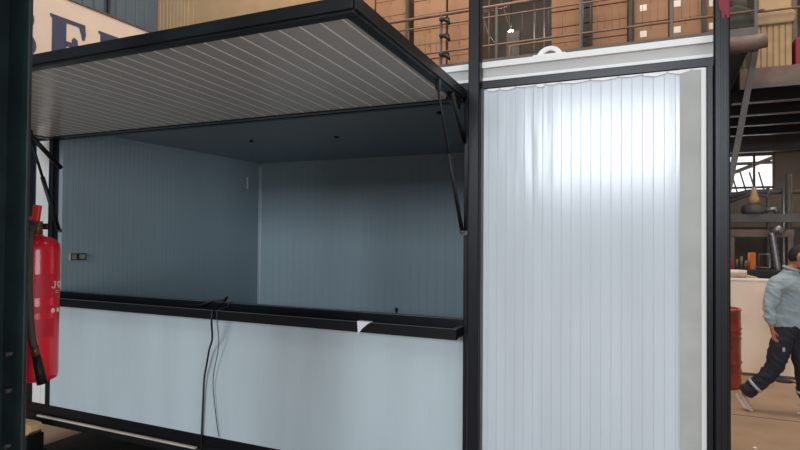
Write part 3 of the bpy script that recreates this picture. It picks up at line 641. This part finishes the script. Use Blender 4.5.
# floor bits
tag(MB().lathe((1.44, 8.84, 0), [(.10, 0), (.105, .01), (.09, .02), (.03, .025)], 20).build('drain_cover', 'blackd', org=(1.44, 8.84, 0)), 'small black round cover lying on the floor behind the man', 'cover')
tag(MB().tube(smooth([(1.30, 9.0, .008), (1.38, 8.98, .008), (1.5, 8.92, .008), (1.62, 8.7, .008), (1.9, 8.4, .008)]), .008, 6).build('floor_cable', 'cable', org=(1.5, 8.9, 0)), 'black cable on the floor beside the round cover', 'cable')
struct(MB().box(.3, 6, 6.96, 6.975, 0, .0015).box(-9, .3, 6.96, 6.975, 0, .0015), 'trim_1', 'walld')
tag(MB().lathe((.755, 5.93, 0), [(.012, 0), (.018, .006), (.012, .012)], 10).build('white_pebble', 'white', org=(.755, 5.93, 0)), 'tiny white fragment on the floor near the bottom edge', 'fragment')

# ------------------------------------------------------------------ PERSON
YAW = math.radians(24.3)
RX, RY = Vector((math.cos(YAW), math.sin(YAW), 0)), Vector((-math.sin(YAW), math.cos(YAW), 0))
base = Vector((0, 0, 0)) + RX*(370/577*6.12) + RY*6.12
def L(p): return base + RX*p[0] + RY*p[1] + Vector((0, 0, p[2]))
PR = thing('person', tuple(L((.15, 0, 0))), 'man in blue grey shirt, dark trousers and face mask striding to the right', 'person')
PO = PR.location
def skin_mesh(verts, edges, sub=2, root=0):
    me = bpy.data.meshes.new('tmp'); me.from_pydata([tuple(L(v[0])) for v in verts], edges, [])
    ob = bpy.data.objects.new('tmp', me); COL.objects.link(ob)
    md = ob.modifiers.new('s', 'SKIN'); md.use_smooth_shade = True; md.branch_smoothing = .6
    for i, v in enumerate(verts):
        r = v[1]; me.skin_vertices[0].data[i].radius = (r if isinstance(r, tuple) else (r, r)); me.skin_vertices[0].data[i].use_root = (i == root)
    s2 = ob.modifiers.new('ss', 'SUBSURF'); s2.levels = sub; s2.render_levels = sub
    dg = bpy.context.evaluated_depsgraph_get(); dg.update()
    m = bpy.data.meshes.new_from_object(ob.evaluated_get(dg))
    bpy.data.objects.remove(ob)
    return m
def chain(pts, start=0): return [(start+i, start+i+1) for i in range(len(pts)-1)]
def remesh_join(meshes, vox):
    bm = bmesh.new()
    for m in meshes: bm.from_mesh(m)
    me = bpy.data.meshes.new('j'); bm.to_mesh(me); bm.free()
    ob = bpy.data.objects.new('j', me); COL.objects.link(ob)
    r = ob.modifiers.new('r', 'REMESH'); r.mode = 'VOXEL'; r.voxel_size = vox; r.use_smooth_shade = True
    sm = ob.modifiers.new('sm', 'SMOOTH'); sm.factor = .5; sm.iterations = 3
    dg = bpy.context.evaluated_depsgraph_get(); dg.update()
    m = bpy.data.meshes.new_from_object(ob.evaluated_get(dg)); bpy.data.objects.remove(ob)
    return m
def fin(me, name, m, parent=PR):
    me.transform(Matrix.Translation(-PO)); me.materials.clear(); me.materials.append(M[m])
    for p in me.polygons: p.use_smooth = True
    me.name = name
    o = bpy.data.objects.new(name, me); COL.objects.link(o); o.parent = parent; return o
NK = (.185, -.03, 1.50); HD = Vector((.268, -.07, 1.655))
SR, SL = (-.02, -.14, 1.40), (.40, .10, 1.40)
ER_, WR = (-.115, -.17, 1.13), (-.125, -.22, .925)
EL_, WL = (.50, .17, 1.10), (.54, .02, .88)
PV = (.20, 0, .95)
HR, HLg = (.11, -.06, .91), (.30, .06, .91)
KR, AR = (.03, -.02, .475), (-.225, .13, .145)
KL, AL = (.315, -.06, .485), (.335, -.04, .10)
# --- head (ellipsoid with jaw, nose, ears, brow) facing dir
fdir = Vector((.80, -.60, 0)).normalized(); sdir = Vector((fdir.y, -fdir.x, 0)) * -1
def head_mesh(scale=1.0, cut=None):
    bm = bmesh.new(); bmesh.ops.create_icosphere(bm, subdivisions=4, radius=1)
    for v in bm.verts:
        x, y, z = v.co   # x forward, y side, z up
        X, Y, Z = x*.098, y*.078, z*.118
        if z < 0: Y *= 1 + .22*z; X *= 1 + .10*z; X += -.012*z*max(0, x)   # jaw
        if x > .6 and abs(y) < .25 and -.35 < z < .1: X += .022*(1-abs(y)/.25)*max(0, 1-abs(z+.18)/.3)
        if x > .7 and .1 < abs(y) < .5 and .0 < z < .25: X -= .008
        if abs(y) > .9 and abs(z+.05) < .28 and abs(x) < .3: Y += .016*(1 if y > 0 else -1)
        if x > .75 and abs(y) < .3 and -.62 < z < -.42: X += .005
        p = Vector((X, Y, Z))*scale
        w = HD + fdir*p.x + sdir*p.y + Vector((0, 0, p.z))
        v.co = L(w)
    if cut:
        dead = [v for v in bm.verts if not cut(v)]
        bmesh.ops.delete(bm, geom=dead, context='VERTS')
    me = bpy.data.meshes.new('h'); bm.to_mesh(me); bm.free(); return me
# --- body skeleton
V_ = [(PV, .08), ((.19, -.01, 1.15), .09), ((.19, -.02, 1.33), .08), (NK, .058), ((.23, -.05, 1.58), .052),
      (SR, .06), (ER_, .045), (WR, .028), (SL, .06), (EL_, .045), (WL, .028),
      (HR, .06), (KR, .045), (AR, .035), (HLg, .06), (KL, .045), (AL, .035)]
E2 = [(0,1),(1,2),(2,3),(3,4),(2,5),(5,6),(6,7),(2,8),(8,9),(9,10),(0,11),(11,12),(12,13),(0,14),(14,15),(15,16)]
body = skin_mesh(V_, E2)
def hand(w, d, fwdv, sidev):
    """w wrist, d unit dir of hand, sidev across the palm; returns meshes"""
    out = []; w = Vector(w); d = Vector(d).normalized(); s = Vector(sidev).normalized(); f = Vector(fwdv).normalized()
    palm = [(tuple(w-d*.02), (.024, .02)), (tuple(w+d*.03), (.034, .017)), (tuple(w+d*.085), (.04, .016))]
    out.append(skin_mesh(palm, chain(palm)))
    for k, (o_, ln_) in enumerate(((-.030, .060), (-.010, .070), (.010, .066), (.029, .052))):
        a = w+d*.075+s*o_; p1 = a+d*ln_*.5; p2 = p1+(d*.85+f*.5)*ln_*.35; p3 = p2+(d*.6+f*.8)*ln_*.3
        F_ = [(tuple(a), .0095), (tuple(p1), .009), (tuple(p2), .008), (tuple(p3), .0065)]; out.append(skin_mesh(F_, chain(F_)))
    a = w+d*.025-s*.022; T_ = [(tuple(a), .012), (tuple(a+d*.035-s*.024+f*.01), .0105), (tuple(a+d*.065-s*.03+f*.022), .008)]
    out.append(skin_mesh(T_, chain(T_))); return out
parts = [body, head_mesh()] + hand(WR, (.20, -.05, -1), (.6, -.4, 0), (-.7, -.5, 0)) + hand(WL, (.1, -.15, -1), (.6, -.4, 0), (.7, .5, 0))
fin(remesh_join(parts, .0055), 'body', 'skin')
# shirt
V_ = [((.20, 0, .86), (.20, .16)), ((.20, 0, .98), (.205, .175)), ((.20, -.01, 1.18), (.205, .175)), ((.19, -.02, 1.36), (.17, .14)), ((.187, -.03, 1.455), (.115, .10)),
      (SR, .10), ((-.08, -.155, 1.25), .076), (ER_, .068), ((-.13, -.2, 1.02), .056), ((-.127, -.215, .945), .047),
      (SL, .10), ((.46, .14, 1.25), .076), (EL_, .066), ((.52, .07, .97), .05), ((.537, .03, .90), .045)]
V_.append(((.192, -.034, 1.525), (.072, .072)))
E2 = [(0,1),(1,2),(2,3),(3,4),(3,5),(5,6),(6,7),(7,8),(8,9),(3,10),(10,11),(11,12),(12,13),(13,14),(4,15)]
from mathutils import noise
def wrinkle(me, amp, sc_):
    me.update()
    ns = [v.normal.copy() for v in me.vertices]
    for v, n in zip(me.vertices, ns):
        q = Vector((v.co.x*sc_, v.co.y*sc_, v.co.z*sc_*1.6 + v.co.x*6))
        v.co += n*(amp*(1-abs(noise.noise(q))*3) + amp*.5*noise.noise(q*2.3))
    return me
sh = fin(wrinkle(remesh_join([skin_mesh(V_, E2)], .009), .009, 9), 'shirt', 'shirt')
# collar, placket
cl = MB(); pts = [tuple(L(Vector((.20, -.035, 1.515)) + fdir*(.066*math.cos(t)+.0) + sdir*.06*math.sin(t) + Vector((0, 0, .012 - .02*math.cos(t))))) for t in [2*PI*k/16+.2 for k in range(16)]]
cl.tube(pts+pts[:1], .015, 8); cl.build('collar', 'shirt', sh, org=PO)
# trousers
V_ = [((.20, 0, .97), (.18, .14)), ((.20, 0, .88), (.185, .145)), (HR, .12), ((.075, -.045, .70), .112), (KR, .09), ((-.085, .05, .31), .084), ((-.185, .105, .20), .082), ((-.21, .12, .17), .080),
      (HLg, .12), ((.315, 0, .7), .112), (KL, .09), ((.33, -.05, .28), .08), ((.338, -.045, .13), .082)]
E2 = [(0,1),(1,2),(2,3),(3,4),(4,5),(5,6),(6,7),(1,8),(8,9),(9,10),(10,11),(11,12)]
tr_ = fin(wrinkle(remesh_join([skin_mesh(V_, E2)], .009), .008, 8), 'trousers', 'trouser')
def band(p, q, r, name='reflective_band'):
    MB().tube([L(p), L(q)], r, 20).build(name, 'band', tr_, org=PO)
band((-.110, .063, .283), (-.128, .073, .264), .086); band((.332, -.048, .25), (.333, -.047, .225), .085)
MB().box(-.012, .012, -.001, .004, -.02, .02, R=Matrix.Rotation(YAW, 3, 'Z'), o=tuple(L((.03, -.170, .70)))).build('pocket_mark', 'band', tr_, org=PO)
# belt, shoes
def shoe(ankle, toe, r=.045):
    a = Vector(ankle); t = Vector(toe); d = (t-a)
    return d
def mk_shoe(heel, ball, toe, up):
    heel, ball, toe, up = map(Vector, (heel, ball, toe, up))
    Vv = [(tuple(heel+up*.035), (.042, .045)), (tuple(heel.lerp(ball, .5)+up*.04), (.042, .042)), (tuple(ball+up*.03), (.047, .032)), (tuple(toe+up*.025), (.036, .024)), (tuple(heel+up*.08+(ball-heel)*.15), (.045, .045))]
    s = fin(skin_mesh(Vv, [(0,1),(1,2),(2,3),(0,4)]), 'shoe', 'shoe')
    b = MB(); w = (toe-heel).cross(up).normalized()
    pl = []
    for c_, hw in ((heel-(ball-heel).normalized()*.02, .034), (heel.lerp(ball, .5), .036), (ball, .046), (toe+(toe-ball).normalized()*.02, .03)):
        pl.append((c_, hw))
    for (c0, h0), (c1, h1) in zip(pl, pl[1:]):
        i = len(b.v)
        for c_, h_ in ((c0, h0), (c1, h1)):
            for sgn in (-1, 1):
                for uu in (0, .022): b.v.append(tuple(L(c_ + w*h_*sgn + up*uu)))
        for q in ((0,1,3,2),(4,6,7,5),(0,4,5,1),(2,3,7,6),(0,2,6,4),(1,5,7,3)): b.face([i+k for k in q])
    b.build('sole', 'label_sole', s, org=PO)
mk_shoe((-.265, .16, .135), (-.215, .105, .025), (-.17, .07, .004), (.75, -.45, .55))
mk_shoe((.30, 0, .0), (.42, -.08, .0), (.49, -.13, .0), (0, 0, 1))
# hair + mask
hm = head_mesh(1.07, cut=lambda v: ((v.co - L(HD)).z > .035 + .09*((v.co-L(HD)).dot((RX*fdir.x+RY*fdir.y)))/.1*.6) or ((v.co-L(HD)).dot(RX*fdir.x+RY*fdir.y) < -.02 and (v.co-L(HD)).z > -.06))
hm2 = fin(hm, 'hair', 'hair'); sd = hm2.modifiers.new('sol', 'SOLIDIFY'); sd.thickness = .012
mk = head_mesh(1.06, cut=lambda v: (v.co-L(HD)).dot(RX*fdir.x+RY*fdir.y) > .028 and -.115 < (v.co-L(HD)).z < -.012)
mk2 = fin(mk, 'face_mask', 'mask'); sd = mk2.modifiers.new('sol', 'SOLIDIFY'); sd.thickness = .004
for s in (-1, 1):
    e = HD + fdir*.088 + sdir*.032*s + Vector((0, 0, .015))
    MB().lathe(tuple(L(e)-Vector((0, 0, .009))), [(0, 0), (.009, .004), (.011, .009), (.009, .014), (0, .018)], 12).build('eye', 'label', PR, org=PO)
    e2 = e + fdir*.009; MB().lathe(tuple(L(e2)-Vector((0, 0, .004))), [(0, 0), (.004, .002), (.004, .006), (0, .008)], 10).build('pupil', 'hair', PR, org=PO)

# ------------------------------------------------------------------ light
def area(name, loc, rot, sx, sy, power, col):
    l = bpy.data.lights.new(name, 'AREA'); l.shape = 'RECTANGLE'; l.size = sx; l.size_y = sy; l.energy = power; l.color = col
    o = bpy.data.objects.new(name, l); o.location = loc; o.rotation_euler = rot; COL.objects.link(o); return o
area('daylight_opening', ((FX0+FX1)/2, -13.98, (FZ0+FZ1)/2), (PI/2, 0, 0), FX1-FX0, FZ1-FZ0, 1060, (.86, .94, 1))
area('side_fill', (7.95, -4.5, 1.8), (PI/2, 0, PI/2), 5.2, 3.5, 290, (.86, .94, 1))  # fill from the right, added to brighten the panels towards that end
area('ceiling_fill', (3.5, 8.0, 8.9), (0, 0, 0), 5, 9, 420, (1, .86, .72))  # warm fill added over the right background; the ceiling has no opening
area('ceiling_fill', (-5, 7.5, 8.9), (0, 0, 0), 5, 5, 260, (1, .87, .76))  # warm fill added over the left background, below the closed ceiling
area('ceiling_fill', (-1, -5, 8.9), (0, 0, 0), 6, 8, 380, (.93, .96, 1))  # cool fill added to light the outer kiosk panels from above
area('bay_lamp', (-2, 6.6, 8.6), (math.radians(38), 0, 0), 6, 1.2, 200, (1, .84, .7))
area('under_deck_fill', (4.5, 15.5, 4.2), (0, 0, 0), 2, .3, 60, (1, .9, .8))  # unseen fill added to brighten the back wall below the deck
w = bpy.data.worlds.new('World'); sc.world = w; w.use_nodes = True
w.node_tree.nodes['Background'].inputs[0].default_value = (.93, .96, 1, 1); w.node_tree.nodes['Background'].inputs[1].default_value = 1.6
# ------------------------------------------------------------------ camera
cam = bpy.data.cameras.new('Camera'); co = bpy.data.objects.new('Camera', cam); COL.objects.link(co)
cam.sensor_width = 36; cam.lens = 577/800*36; cam.clip_start = .05; cam.clip_end = 100
co.location = (0, 0, 1.85)
pi_, ro = math.radians(.98), math.radians(.43)
fw = Vector((-math.sin(YAW)*math.cos(pi_), math.cos(YAW)*math.cos(pi_), math.sin(pi_)))
rt = Vector((math.cos(YAW), math.sin(YAW), 0)); upv = rt.cross(fw)
r2 = rt*math.cos(ro)+upv*math.sin(ro); u2 = -rt*math.sin(ro)+upv*math.cos(ro)
co.matrix_world = Matrix(((r2.x, u2.x, -fw.x, 0), (r2.y, u2.y, -fw.y, 0), (r2.z, u2.z, -fw.z, 1.85), (0, 0, 0, 1)))
sc.camera = co
vs = sc.view_settings; vs.view_transform = 'Standard'; vs.look = 'None'; vs.gamma = 1; vs.exposure = 0; vs.use_curve_mapping = False
sc.cycles.use_denoising = True
sc.cycles.max_bounces = 8; sc.cycles.diffuse_bounces = 5
